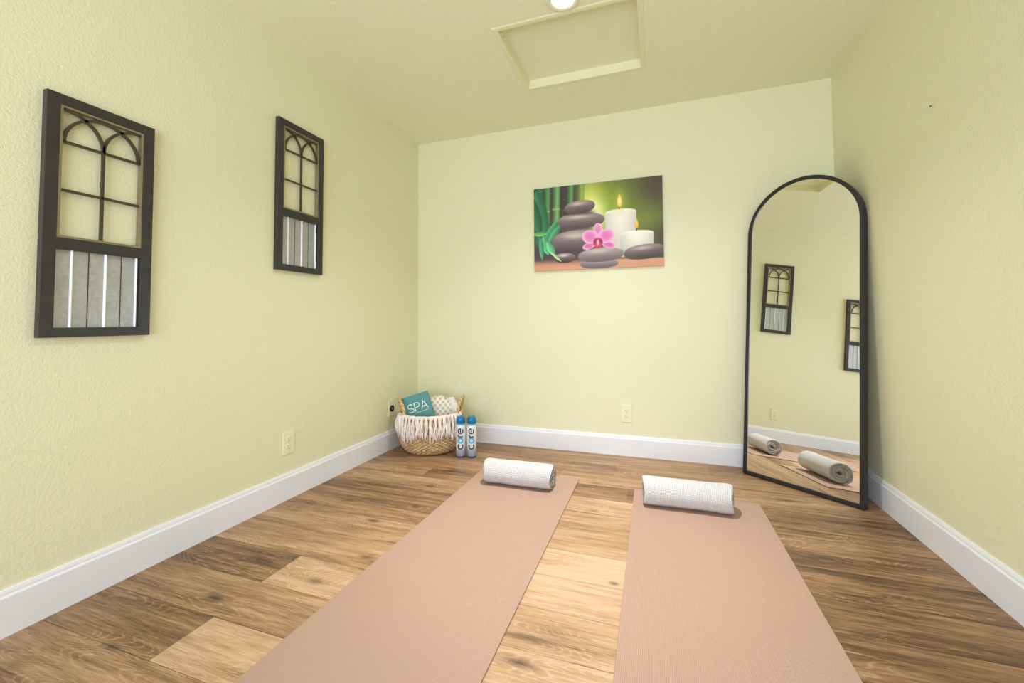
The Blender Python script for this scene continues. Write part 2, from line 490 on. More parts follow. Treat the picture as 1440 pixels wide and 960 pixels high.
# ------------------------------------------------------------------ attic hatch
def attic_hatch():
    root = empty('attic_hatch', ((HX0 + HX1) / 2, (HY0 + HY1) / 2, H))
    tag(root, 'recessed attic hatch with a painted moulding frame in the ceiling', 'hatch')
    cx, cy = root.location.x, root.location.y
    hx, hy = (HX1 - HX0) / 2, (HY1 - HY0) / 2
    bm = bmesh.new()
    # mitred moulding : section in (outward, up)
    sec = [(-0.004, 0.060), (-0.004, -0.003), (-0.002, -0.0045), (0.016, -0.0045), (0.021, -0.003), (0.025, -0.0002), (0.0, -0.0002), (0.0, 0.060)]
    path = []
    for sx, sy in ((-1, -1), (1, -1), (1, 1), (-1, 1)):
        path.append((Vector((sx * hx, sy * hy, 0)), Vector((sx, sy, 0)), Vector((0, 0, 1))))
    sweep(bm, path, sec, closed=True)
    bm_obj('moulding', bm, M_hatch, root)
    box_obj('panel', (-hx, -hy, 0.050), (hx, hy, 0.066), M_ceil, root)
attic_hatch()

# ------------------------------------------------------------------ recessed light
def downlight():
    root = empty('recessed_light', (LX, LY, H))
    tag(root, 'round lit recessed downlight in the ceiling beside the attic hatch', 'light')
    bm = bmesh.new()
    lathe(bm, [(0.053, -0.003), (0.057, -0.006), (0.072, -0.007), (0.078, -0.004), (0.0795, -0.0002), (0.053, -0.0002), (0.053, -0.003)], 48)
    bm_obj('trim_ring', bm, M_ringwhite, root, smooth=True)
    bm = bmesh.new()
    lathe(bm, [(0.0525, -0.003), (0.042, -0.0042), (0.02, -0.0048), (0.001, -0.005)], 48)
    bm.faces.new([v for v in bm.verts if abs(v.co.z + 0.005) < 1e-6])
    o = bm_obj('lens', bm, M_lens, root, smooth=True)
    o['label'] = 'glowing white lens'
downlight()

# ------------------------------------------------------------------ stroke lettering
def stroke_strip(pts, w):
    """polyline -> quads in 2-D (left, right vertex per point)"""
    pts = [Vector(p) for p in pts]
    out = []
    n = len(pts)
    closed = (pts[0] - pts[-1]).length < 1e-6
    for i in range(n):
        if closed:
            a = pts[i - 1] if i > 0 else pts[-2]; b = pts[(i + 1)] if i < n - 1 else pts[1]
        else:
            a = pts[max(i - 1, 0)]; b = pts[min(i + 1, n - 1)]
        t0 = (pts[i] - a); t1 = (b - pts[i])
        t = ((t0.normalized() if t0.length > 1e-9 else Vector((0, 0))) + (t1.normalized() if t1.length > 1e-9 else Vector((0, 0)))).normalized()
        nrm = Vector((-t.y, t.x))
        k = 1.0
        if t0.length > 1e-9 and t1.length > 1e-9:
            k = 1 / max(0.5, nrm.dot(Vector((-t0.normalized().y, t0.normalized().x))))
        out.append((pts[i] + nrm * w * k / 2, pts[i] - nrm * w * k / 2))
    return out

def arc(cx, cy, rx, ry, a0, a1, n=14):
    return [(cx + rx * math.cos(math.radians(a0 + (a1 - a0) * i / n)), cy + ry * math.sin(math.radians(a0 + (a1 - a0) * i / n))) for i in range(n + 1)]

def lettering(name, strokes, w, mapf, mat, parent, depth=0.0006):
    verts, faces = [], []
    for st in strokes:
        q = stroke_strip(st, w)
        b0 = len(verts)
        for l, r in q:
            verts += [mapf(l.x, l.y, depth), mapf(r.x, r.y, depth), mapf(r.x, r.y, 0.0), mapf(l.x, l.y, 0.0)]
        for i in range(len(q) - 1):
            a, b = b0 + 4 * i, b0 + 4 * (i + 1)
            for j in range(4):
                faces.append((a + j, a + (j + 1) % 4, b + (j + 1) % 4, b + j))
        e = b0 + 4 * (len(q) - 1)
        faces += [(b0 + 3, b0 + 2, b0 + 1, b0), (e, e + 1, e + 2, e + 3)]
    bm = bmesh.new()
    vs = [bm.verts.new(v) for v in verts]
    for f in faces:
        try: bm.faces.new([vs[k] for k in f])
        except ValueError: pass
    return bm_obj(name, bm, mat, parent)

# ------------------------------------------------------------------ decorative window frames on the left wall
def window_decor(y0, y1, z0, z1, label):
    root = empty('decorative_window', (0.0, (y0 + y1) / 2, z0))
    tag(root, label, 'wall decor', 'black window shaped wall decorations')
    hw = (y1 - y0) / 2; h = z1 - z0
    D = 0.025
    st, ob0, ob1, pb0, pb1 = 0.035, 0.330, h - 0.034, 0.032, 0.292
    # local: x out of wall, y along wall, z up
    bm = bmesh.new()
    bv = 0.0015
    add_box(bm, (0, -hw, 0), (D, -hw + st, h), bv); add_box(bm, (0, hw - st, 0), (D, hw, h), bv)
    add_box(bm, (0.0005, -hw + st - .001, ob1), (D - .0002, hw - st + .001, h), bv)
    add_box(bm, (0.0005, -hw + st - .001, pb1), (D - .0002, hw - st + .001, ob0), bv)
    add_box(bm, (0.0005, -hw + st - .001, 0), (D - .0002, hw - st + .001, pb0), bv)
    bm_obj('frame', bm, M_blackwood, root)
    a = hw - st
    # thin metal lip round the arched light
    lip = 0.008
    bm = bmesh.new()
    x0, x1 = 0.004, 0.0225
    add_box(bm, (x0, -a, ob0), (x1, -a + lip, ob1), .001); add_box(bm, (x0, a - lip, ob0), (x1, a, ob1), .001)
    add_box(bm, (x0, -a + lip, ob0), (x1, a - lip, ob0 + lip), .001); add_box(bm, (x0, -a + lip, ob1 - lip), (x1, a - lip, ob1), .001)
    o = bm_obj('inner_lip', bm, M_lip, root); o['label'] = 'thin aged bronze lip'
    # tracery bars
    ai = a - lip
    zs = ob1 - lip - ai - 0.001                       # springing line of the arches
    zl = (zs + ob0) / 2 - 0.001
    bw, bt0, bt1 = 0.0092, 0.010, 0.019
    bm = bmesh.new()
    add_box(bm, (bt0, -bw / 2, ob0 + lip), (bt1, bw / 2, zs), .001)
    for z in (zs, zl):
        add_box(bm, (bt0, -ai, z - bw / 2), (bt1, ai, z + bw / 2), .001)
    def arcbar(cy, r, a0, a1, n=28):
        path = []
        for i in range(n + 1):
            t = math.radians(a0 + (a1 - a0) * i / n)
            d = Vector((0, math.cos(t), math.sin(t)))
            path.append((Vector((0, cy, zs)) + d * r, d, Vector((1, 0, 0))))
        sweep(bm, path, [(-bw / 2, bt0), (bw / 2, bt0), (bw / 2, bt1), (-bw / 2, bt1)])
    arcbar(0, ai - bw / 2, 0, 180)
    arcbar(-ai, ai, 0, 88); arcbar(ai, ai, 180, 92)
    o = bm_obj('tracery', bm, M_muntin, root); o['label'] = 'arched dark bronze glazing bars'
    # corrugated metal sheet
    xs = 0.006
    bm = bmesh.new()
    add_box(bm, (0.002, -a, pb0), (xs, a, pb1))
    sheet = bm_obj('metal_sheet', bm, M_galv, root); sheet['label'] = 'galvanised grey metal sheet'
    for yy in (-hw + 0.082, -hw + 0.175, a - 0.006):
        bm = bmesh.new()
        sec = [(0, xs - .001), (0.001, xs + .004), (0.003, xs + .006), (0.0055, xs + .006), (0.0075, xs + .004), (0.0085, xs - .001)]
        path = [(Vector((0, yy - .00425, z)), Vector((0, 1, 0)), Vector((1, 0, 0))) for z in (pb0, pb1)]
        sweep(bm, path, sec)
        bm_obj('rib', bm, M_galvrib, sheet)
    for yy in (-hw + 0.128, -hw + 0.222):
        box_obj('seam', (xs - .001, yy - .0012, pb0), (xs + .0012, yy + .0012, pb1), M_blackwood, sheet)
    return root
window_decor(-2.286, -1.976, 0.895, 1.704, 'larger looking black window shaped wall decoration nearest the camera on left wall')
window_decor(-1.406, -1.091, 1.218, 2.027, 'black window shaped wall decoration hung higher and closer to the far corner')

# ------------------------------------------------------------------ canvas print
def srgb(c):
    c = np.asarray(c, float) / 255.0
    return np.where(c <= 0.04045, c / 12.92, ((c + 0.055) / 1.055) ** 2.4)

def paint(U, V):
    """U,V in 0..1 (V down); art in 1090 x 725 units like a print"""
    X = U * 1090; Y = V * 725
    img = np.zeros(U.shape + (3,))
    def sm(e0, e1, x):
        t = np.clip((x - e0) / (e1 - e0), 0, 1); return t * t * (3 - 2 * t)
    def over(mask, col):
        nonlocal img
        col = np.asarray(col, float)
        img = img * (1 - mask[..., None]) + col * mask[..., None]
    # blurred background
    img[:] = (86, 82, 52)
    over(np.exp(-(((X - 640) / 300) ** 2 + ((Y - 260) / 330) ** 2)), (128, 160, 40))
    over(np.exp(-(((X - 490) / 130) ** 2 + ((Y - 190) / 230) ** 2)), (216, 228, 96))
    over(np.exp(-(((X - 545) / 75) ** 2 + ((Y - 280) / 130) ** 2)), (248, 246, 190))
    over(0.85 * np.exp(-(((X - 940) / 150) ** 2 + ((Y - 330) / 90) ** 2)), (112, 128, 48))
    over(0.9 * sm(760, 1080, X) * sm(300, 40, Y), (72, 58, 48))
    over(0.75 * sm(930, 1090, X) * sm(330, 520, Y), (66, 58, 42))
    over(sm(440, 350, X), (64, 54, 46))
    # bamboo stalks
    for cx, w, c in ((35, 46, (40, 104, 62)), (116, 30, (76, 140, 84)), (200, 34, (104, 164, 96)), (262, 20, (58, 66, 54)), (325, 30, (84, 146, 84)), (415, 32, (112, 150, 72))):
        d = (X - cx + 0.03 * (Y - 300)) / w
        m = sm(1.05, 0.9, np.abs(d)) * sm(560, 470, Y) * (0.9 if cx < 400 else 0.55)
        sh = (1 - 0.55 * np.abs(d - 0.25))[..., None]
        over_col = np.asarray(c) * np.clip(sh + 0.18, 0.45, 1.3)
        img = img * (1 - m[..., None]) + over_col * m[..., None]
        for ny in (175 + (cx * 7) % 60,):
            over(0.8 * m * np.exp(-(((Y - ny) / 6) ** 2)), (196, 206, 132))
    # dark gaps
    over(0.75 * np.exp(-(((X - 262) / 22) ** 4)) * sm(330, 200, Y), (56, 46, 44))
    def leaf(x0, y0, x1, y1, w, c):
        dx, dy = x1 - x0, y1 - y0; L = math.hypot(dx, dy)
        t = ((X - x0) * dx + (Y - y0) * dy) / L / L
        s = (-(X - x0) * dy + (Y - y0) * dx) / L
        hw = w * np.clip(np.sin(np.clip(t, 0, 1) * PI), 0, 1) ** 0.7
        m = sm(1.06, 0.94, np.abs(s) / np.maximum(hw, 1e-3)) * (t > 0) * (t < 1)
        col = np.asarray(c) * (1 + 0.28 * np.clip(s / np.maximum(hw, 1), -1, 1))[..., None]
        nonlocal img
        img = img * (1 - m[..., None]) + col * m[..., None]
    leaf(20, 10, 110, 470, 62, (44, 122, 74)); leaf(-30, 60, 60, 430, 50, (36, 104, 66))
    leaf(215, 300, 100, 470, 34, (56, 138, 88)); leaf(250, 330, 120, 500, 30, (64, 150, 96))
    leaf(-20, 400, 120, 400, 20, (98, 168, 96))
    # dark under the stones and the table
    over(0.95 * sm(470, 560, Y) * sm(520, 240, X), (62, 50, 52))
    tb = 640 + 22 * U
    over(sm(-8, 8, Y - tb), (196, 138, 108))
    over(0.55 * sm(-8, 8, Y - tb) * (0.5 + 0.5 * np.sin(Y * 0.6 + np.sin(X * .01) * 3)), (222, 168, 138))
    over(0.65 * np.exp(-(((Y - tb) / 26) ** 2)) * sm(620, 500, X), (98, 68, 62))
    def stone(cx, cy, rx, ry, top, bot, hl=0.8, tilt=0.0, ex=2.3):
        xx = (X - cx) / rx; yy = (Y - cy - tilt * (X - cx)) / ry
        r = (np.abs(xx) ** ex + np.abs(yy) ** ex) ** (1 / ex)
        m = sm(1.04, 0.97, r)
        f = np.clip(0.5 - 0.62 * yy, 0, 1)
        col = np.asarray(bot) * (1 - f[..., None]) + np.asarray(top) * f[..., None]
        g = np.exp(-(((xx + 0.1) / 0.5) ** 2 + ((yy + 0.52) / 0.28) ** 2))
        col = col * (1 - hl * g[..., None]) + np.array((226, 212, 202)) * (hl * g[..., None])
        nonlocal img
        img = img * (1 - m[..., None]) + col * m[..., None]
    # candles
    def candle(x0, x1, top, bot, ry):
        cx, rx = (x0 + x1) / 2, (x1 - x0) / 2
        yt = top + ry * (1 - np.sqrt(np.clip(1 - ((X - cx) / rx) ** 2, 0, 1))) * 0.9
        m = sm(1.02, 0.985, np.abs(X - cx) / rx) * sm(-4, 4, Y - yt) * sm(4, -4, Y - bot)
        f = (X - x0) / (x1 - x0)
        col = np.array((240, 238, 226)) * (0.86 + 0.14 * np.sin(np.clip(f, 0, 1) * PI))[..., None]
        col = col * (1 - 0.16 * sm(top, bot, Y))[..., None]
        nonlocal img
        img = img * (1 - m[..., None]) + col * m[..., None]
        rim = m * np.exp(-((Y - yt - 10) / 9) ** 2)
        over(0.5 * rim, (255, 252, 236))
    candle(628, 882, 240, 640, 30)
    candle(750, 1016, 428, 640, 26)
    over(0.35 * np.exp(-(((X - 700) / 90) ** 2 + ((Y - 520) / 60) ** 2)), (205, 190, 186))
    def flame(cx, cy, rx, ry, c0, c1):
        yy = (Y - cy) / ry; w = rx * np.sqrt(np.clip(1 - yy * yy, 0, 1)) * (0.75 + 0.35 * yy)
        m = sm(1.15, 0.75, np.abs(X - cx) / np.maximum(w, 1e-3)) * (np.abs(yy) < 1)
        over(m, c0)
        over(m * np.exp(-(((X - cx) / (rx * .55)) ** 2 + ((yy - 0.05) / 0.55) ** 2)), c1)
    over(0.6 * np.exp(-(((X - 748) / 45) ** 2 + ((Y - 175) / 80) ** 2)), (214, 196, 60))
    for wx, wy, wl in ((745, 226, 16), (881, 412, 20)):
        over((np.abs(X - wx) < 4.5) * (np.abs(Y - wy) < wl) * 1.0, (52, 40, 30))
    flame(748, 170, 25, 56, (246, 196, 40), (255, 250, 225)); flame(884, 370, 17, 38, (242, 170, 30), (255, 214, 90))
    # stack of stones
    over(0.9 * np.exp(-(((X - 380) / 150) ** 4 + ((Y - 398) / 45) ** 4)), (84, 66, 68))
    stone(395, 490, 230, 100, (150, 132, 134), (66, 48, 56), 0.65)
    stone(418, 312, 202, 66, (150, 134, 134), (78, 62, 66), 0.75)
    over(0.8 * np.exp(-(((X - 410) / 130) ** 4 + ((Y - 246) / 16) ** 2)), (66, 50, 52))
    stone(412, 195, 130, 56, (144, 128, 126), (78, 60, 60), 0.75, -0.05)
    # foreground stones
    stone(275, 622, 92, 42, (132, 116, 118), (56, 42, 50), 0.85)
    leaf(85, 420, 130, 590, 38, (76, 168, 116)); leaf(120, 470, 185, 600, 32, (92, 180, 124)); leaf(150, 560, 245, 650, 13, (170, 196, 136)); leaf(60, 430, 75, 630, 22, (62, 146, 104))
    stone(570, 686, 158, 38, (150, 138, 142), (96, 82, 90), 0.3)
    stone(585, 612, 190, 58, (168, 154, 156), (98, 82, 88), 0.5, -0.03)
    stone(944, 606, 166, 60, (132, 118, 118), (62, 50, 52), 0.6, -0.07)
    # orchid
    def petal(cx, cy, rx, ry, ang, c, edge):
        ca, sa = math.cos(ang), math.sin(ang)
        px = ((X - cx) * ca + (Y - cy) * sa) / rx; py = (-(X - cx) * sa + (Y - cy) * ca) / ry
        r = np.sqrt(px * px + py * py)
        m = sm(1.04, 0.96, r)
        f = np.clip(r, 0, 1) ** 3
        col = np.asarray(c) * (1 - f[..., None]) + np.asarray(edge) * f[..., None]
        vein = (0.06 * np.sin(np.arctan2(py, px) * 22))[..., None]
        nonlocal img
        img = img * (1 - m[..., None]) + col * (1 + vein) * m[..., None]
    P, Ed = (216, 116, 178), (244, 190, 224)
    petal(566, 398, 38, 54, 0.0, (216, 128, 184), Ed)
    petal(490, 530, 58, 28, -0.30, (206, 98, 160), Ed); petal(654, 532, 58, 28, 0.30, (206, 98, 160), Ed)
    petal(497, 456, 68, 58, 0.30, P, Ed); petal(634, 456, 68, 58, -0.30, P, Ed)
    petal(564, 505, 42, 40, 0.0, (186, 54, 104), (212, 96, 148))
    petal(540, 500, 14, 28, 0.3, (150, 30, 70), (196, 70, 110)); petal(590, 500, 14, 28, -0.3, (150, 30, 70), (196, 70, 110))
    petal(565, 508, 11, 24, 0.0, (246, 180, 190), (226, 110, 130))
    petal(566, 545, 26, 13, 0.0, (206, 66, 92), (190, 50, 84))
    # faded print : lift the blacks a little
    img = img * 1.0 + 8
    return np.clip(img, 0, 255)

def canvas():
    x0, x1, z0, z1, d = 1.0185, 1.9385, 1.316, 1.9415, 0.019
    nx, nz = 264, 180
    root = empty('canvas_print', ((x0 + x1) / 2, 0, z0))
    tag(root, 'wide canvas print of stacked stones, candles and a pink orchid on back wall', 'picture')
    cx = root.location.x
    us = np.linspace(0, 1, nx + 1); vs = np.linspace(0, 1, nz + 1)
    UU, VV = np.meshgrid(us, vs)
    cols = srgb(paint(UU, VV)).reshape(-1, 3)
    verts = [((x0 + u * (x1 - x0)) - cx, -d, (z1 - z0) * (1 - v)) for v in vs for u in us]
    faces = []
    for j in range(nz):
        for i in range(nx):
            a = j * (nx + 1) + i
            faces.append((a, a + nx + 1, a + nx + 2, a + 1))
    C4 = [tuple(c) + (1,) for c in cols]
    loop = [i for i in range(nx + 1)] + [(j + 1) * (nx + 1) - 1 for j in range(1, nz + 1)] + [nz * (nx + 1) + i for i in range(nx - 1, -1, -1)] + [j * (nx + 1) for j in range(nz - 1, 0, -1)]
    b0 = len(verts)
    for k in loop:
        v = verts[k]; verts.append((v[0], -0.0004, v[2])); C4.append(C4[k])
    n = len(loop)
    for k in range(n):
        faces.append((loop[k], loop[(k + 1) % n], b0 + (k + 1) % n, b0 + k))
    faces.append(tuple(b0 + k for k in range(n)))
    o = mesh_obj('canvas', verts, faces, M_print, root)
    ca = o.data.color_attributes.new('print', 'FLOAT_COLOR', 'POINT')
    ca.data.foreach_set('color', np.array(C4, dtype=np.float32).ravel())
canvas()

# ------------------------------------------------------------------ outlets
def duplex_outlet(loc, rotz, label):
    root = empty('wall_outlet', loc, (0, 0, rotz))
    tag(root, label, 'outlet', 'wall outlets')
    # local: -y out of wall, x along wall
    bm = bmesh.new(); add_box(bm, (-.037, -.0058, -.0605), (.037, 0, .0605), .0025, 3)
    bm_obj('cover_plate', bm, M_plate, root)
    for z in (-0.0195, 0.0195):
        bm = bmesh.new()
        pts = []
        for k in range(32):
            a = 2 * PI * k / 32
            pts.append((0.0172 * math.cos(a), max(-.0135, min(.0135, .0172 * math.sin(a)))))
        f0 = [bm.verts.new((px, -.0058, z + pz)) for px, pz in pts]; f1 = [bm.verts.new((px * .97, -.0078, z + pz * .97)) for px, pz in pts]
        for k in range(32): bm.faces.new((f0[k], f0[(k + 1) % 32], f1[(k + 1) % 32], f1[k]))
        bm.faces.new(f1)
        r = bm_obj('receptacle', bm, M_plate, root)
        bm = bmesh.new()
        add_box(bm, (-.0075, -.0081, z - .001), (-.0055, -.0075, z + .008)); add_box(bm, (.0055, -.0081, z), (.0075, -.0075, z + .007))
        s = []
        for k in range(12):
            a = 2 * PI * k / 12; s.append((.0028 * math.cos(a), z - .0075 + .0028 * math.sin(a)))
        v0 = [bm.verts.new((px, -.0081, pz)) for px, pz in s]; v1 = [bm.verts.new((px, -.0075, pz)) for px, pz in s]
        bm.faces.new(v0)
        for k in range(12): bm.faces.new((v0[k], v0[(k + 1) % 12], v1[(k + 1) % 12], v1[k]))
        bm_obj('slots', bm, M_slot, r)
    bm = bmesh.new(); lathe(bm, [(0.0032, 0), (0.003, 0.0012), (0.001, 0.0016)], 12); bmesh.ops.rotate(bm, verts=bm.verts[:], cent=(0, 0, 0), matrix=Matrix.Rotation(PI / 2, 3, 'X')); bmesh.ops.translate(bm, verts=bm.verts[:], vec=(0, -.0058, 0))
    bm_obj('screw', bm, M_screw, root)
duplex_outlet((1.6745, 0, 0.291), 0, 'cream duplex wall outlet on the back wall below the canvas print')
duplex_outlet((0, -1.297, 0.297), PI / 2, 'cream duplex wall outlet on the long left wall below the framed decoration')
def round_outlet():
    root = empty('wall_outlet', (0, -0.372, 0.302), (0, 0, PI / 2))
    tag(root, 'cream wall plate with a round black receptacle in corner behind the basket', 'outlet', 'wall outlets')
    bm = bmesh.new(); add_box(bm, (-.037, -.0058, -.0605), (.037, 0, .0605), .0025, 3)
    bm_obj('cover_plate', bm, M_plate, root)
    bm = bmesh.new(); lathe(bm, [(0.0235, 0.0), (0.0235, 0.006), (0.021, 0.0085), (0.017, 0.0088), (0.0165, 0.005), (0.001, 0.005)], 32)
    bmesh.ops.rotate(bm, verts=bm.verts[:], cent=(0, 0, 0), matrix=Matrix.Rotation(PI / 2, 3, 'X')); bmesh.ops.translate(bm, verts=bm.verts[:], vec=(0, -.0055, -0.004))
    o = bm_obj('receptacle', bm, M_blackplug, root); o['label'] = 'round black receptacle'
    bm = bmesh.new()
    for x, z in ((-.006, .003), (.006, .003), (0, -.007)): add_box(bm, (x - .0015, -.0112, z - .007), (x + .0015, -.0100, z + .001))
    bm_obj('slots', bm, M_screw, o)
round_outlet()

# small nail left in the right wall
bm = bmesh.new(); lathe(bm, [(0.0012, 0.0), (0.0012, 0.006), (0.0032, 0.006), (0.0032, 0.0075), (0.0005, 0.008)], 12)
bmesh.ops.rotate(bm, verts=bm.verts[:], cent=(0, 0, 0), matrix=Matrix.Rotation(-PI / 2, 3, 'Y'))
o = bm_obj('wall_nail', bm, M_blackplug); o.location = (W, -0.9635, 1.7865)
tag(o, 'tiny dark nail head high on the bare right wall', 'nail')

# ------------------------------------------------------------------ floor mirror
def floor_mirror():
    phi, th = math.radians(-40.1), math.radians(5.0)
    w, h, d, fw = 0.606, 1.778, 0.040, 0.021
    root = empty('floor_mirror', (2.3655, -0.1345, 0.0045))
    root.rotation_euler = Euler((-th, 0, phi), 'XYZ')
    tag(root, 'tall arched floor mirror in a thin black frame leaning into the right corner', 'mirror')
    r = w / 2
    def outline(inset, n=48):
        rr = r - inset
        pts = [Vector((inset, 0, inset)), Vector((w - inset, 0, inset))]
        pts += [Vector((r + rr * math.cos(PI * k / n), 0, h - r + rr * math.sin(PI * k / n))) for k in range(n + 1)]
        return pts
    o0, o1 = outline(0), outline(fw)
    bm = bmesh.new()
    n = len(o0)
    rings = []
    bv = 0.0025
    ob, ib = outline(bv), outline(fw - bv)
    layers = [(o0, d), (o0, bv), (ob, 0), (ib, 0), (o1, bv), (o1, d)]
    L = [[bm.verts.new((p.x, y, p.z)) for p in pts] for pts, y in layers]
    for a in range(len(L)):
        A, B = L[a], L[(a + 1) % len(L)]
        for k in range(n):
            bm.faces.new((A[k], A[(k + 1) % n], B[(k + 1) % n], B[k]))
    bm_obj('frame', bm, M_blackmetal, root)
    g = outline(fw - 0.001)
    mesh_obj('mirror_glass', [(p.x, 0.007, p.z) for p in g], [tuple(range(len(g)))], M_mirror, root)
    bm = bmesh.new()
    a = [bm.verts.new((p.x, 0.010, p.z)) for p in g]; b = [bm.verts.new((p.x, d - .004, p.z)) for p in g]
    bm.faces.new(a); bm.faces.new(b)
    for k in range(len(g)): bm.faces.new((a[k], a[(k + 1) % len(g)], b[(k + 1) % len(g)], b[k]))
    bm_obj('backing_board', bm, M_mirback, root)
floor_mirror()

# ------------------------------------------------------------------ yoga mats
def yoga_mat(x0, x1, y1, length, rot, label):
    cx = (x0 + x1) / 2; hw = (x1 - x0) / 2; t = 0.005
    bm = bmesh.new()
    ny = 40
    # body with slightly rounded corners and soft edge
    cr = 0.006
    base = []
    for (sx, sy, a0) in ((1, 0, 270), (1, 1, 0), (-1, 1, 90), (-1, 0, 180)):
        px = sx * (hw - cr); py = 0 - cr if sy else -length + cr
        for k in range(5):
            a = math.radians(a0 + 90 * k / 4)
            base.append((px + cr * math.cos(a), py + cr * math.sin(a)))
    lay = []
    for ins, z in ((0.0005, 0.0004), (0.0, 0.001), (0.0, t - .001), (0.0008, t)):
        lay.append([bm.verts.new((x * (1 - ins / hw), y, z)) for x, y in base])
    m = len(base)
    for A, B in zip(lay[:-1], lay[1:]):
        for k in range(m): bm.faces.new((A[k], A[(k + 1) % m], B[(k + 1) % m], B[k]))
    bm.faces.new(lay[-1]); bm.faces.new(lay[0][::-1])
    o = bm_obj('yoga_mat', bm, M_mat)
    o.data.materials.append(M_matedge)
    for p in o.data.polygons:
        if abs(p.normal.z) < 0.5: p.material_index = 1
    o.location = (cx, y1, 0.0004); o.rotation_euler.z = rot
    tag(o, label, 'yoga mat', 'unrolled yoga mats')
yoga_mat(0.822, 1.433, -0.541, 1.73, 0.0, 'pinkish brown yoga mat on the floor nearer the left wall and the basket')
yoga_mat(1.750, 2.360, -0.603, 1.73, math.radians(0.3), 'pinkish brown yoga mat on the floor nearer the tall arched mirror')

# ------------------------------------------------------------------ rolled towels
def rolled_towel(cx, cy, length, ry, rz, rot, seed, label):
    rg = random.Random(seed)
    root = empty('rolled_towel', (cx, cy, 0.0056), (0, 0, rot))
    tag(root, label, 'towel', 'rolled white towels')
    turns = 3.6; r_in = 0.010; th = 0.0155
    n = 150
    cen = []
    for i in range(n + 1):
        t = i / n
        a = -PI / 2 - 0.25 - turns * 2 * PI * (1 - t)
        r = r_in + (1 - r_in) * 1.0 * t * 0 + t * (0.075 - th / 2 - r_in)
        w = 1 + 0.035 * math.sin(3 * a + rg.random() * 0.2) * (1 - t)
        cen.append(Vector((r * w * math.cos(a), r * w * math.sin(a))))
    out, inn = [], []
    for i in range(n + 1):
        tt = (cen[min(i + 1, n)] - cen[max(i - 1, 0)]).normalized()
        nr = Vector((tt.y, -tt.x))
        k = th / 2 * (0.96 if 3 < i < n - 3 else 0.55)
        out.append(cen[i] + nr * k); inn.append(cen[i] - nr * k)
    ring = out + inn[::-1]
    per = [0.0]
    for a, b in zip(ring[:-1], ring[1:]): per.append(per[-1] + (b - a).length)
    m = len(ring)
    sx = ry / 0.075; sz = rz / 0.075
    xsn = [-.5, -.494, -.48, -.45] + [(-.4 + .1 * k) for k in range(9)] + [.45, .48, .494, .5]
    verts, uvs = [], []
    ph = [rg.uniform(0, 6) for _ in range(6)]
    for xi, x in enumerate(xsn):
        e = (abs(x) - .45) / .05
        pinch = 1 - (0.05 * max(0, e) ** 3)
        bul = 1 + 0.018 * math.sin(7 * x + ph[0]) + 0.012 * math.sin(15 * x + ph[1])
        for j, p in enumerate(ring):
            rr = p.length / 0.075
            wob = 0.006 * math.sin(ph[2] + 9 * rr + math.atan2(p.y, p.x) * 2) * (1 if x > 0 else -1)
            # inner layers slip out a little at the ends
            yy = p.x * sx * (1 + (bul - 1) * rr) * (1 - (1 - pinch) * (1 if rr > .7 else 0))
            zz = p.y * sz * (1 + (bul - 1) * rr) * (1 - (1 - pinch) * (1 if rr > .7 else 0))
            zz = max(zz, -rz * 0.93)                # flattened where it rests
            verts.append((x * length + (wob if abs(x) > .44 else 0), yy, zz + rz * 0.93))
            uvs.append((x * length, per[j]))
    faces = []
    for a in range(len(xsn) - 1):
        for j in range(m):
            faces.append((a * m + j, a * m + (j + 1) % m, (a + 1) * m + (j + 1) % m, (a + 1) * m + j))
    half = n + 1
    for base, flip in ((0, False), ((len(xsn) - 1) * m, True)):
        for i in range(n):
            q = (base + i, base + i + 1, base + m - 2 - i, base + m - 1 - i)
            faces.append(q if not flip else q[::-1])
    bm = bmesh.new()
    vs = [bm.verts.new(v) for v in verts]
    uvl = bm.loops.layers.uv.new('UVMap')
    for f in faces:
        try: fc = bm.faces.new([vs[k] for k in f])
        except ValueError: continue
        for lp, k in zip(fc.loops, f): lp[uvl].uv = uvs[k]
    o = bm_obj('towel_roll', bm, M_towel, root, smooth=True)
rolled_towel(1.123, -0.742, 0.395, 0.079, 0.072, math.radians(0.5), 3, 'rolled white towel on the yoga mat nearer the basket')
rolled_towel(2.007, -0.760, 0.405, 0.080, 0.073, math.radians(1.0), 5, 'rolled white towel on the yoga mat nearer the mirror')

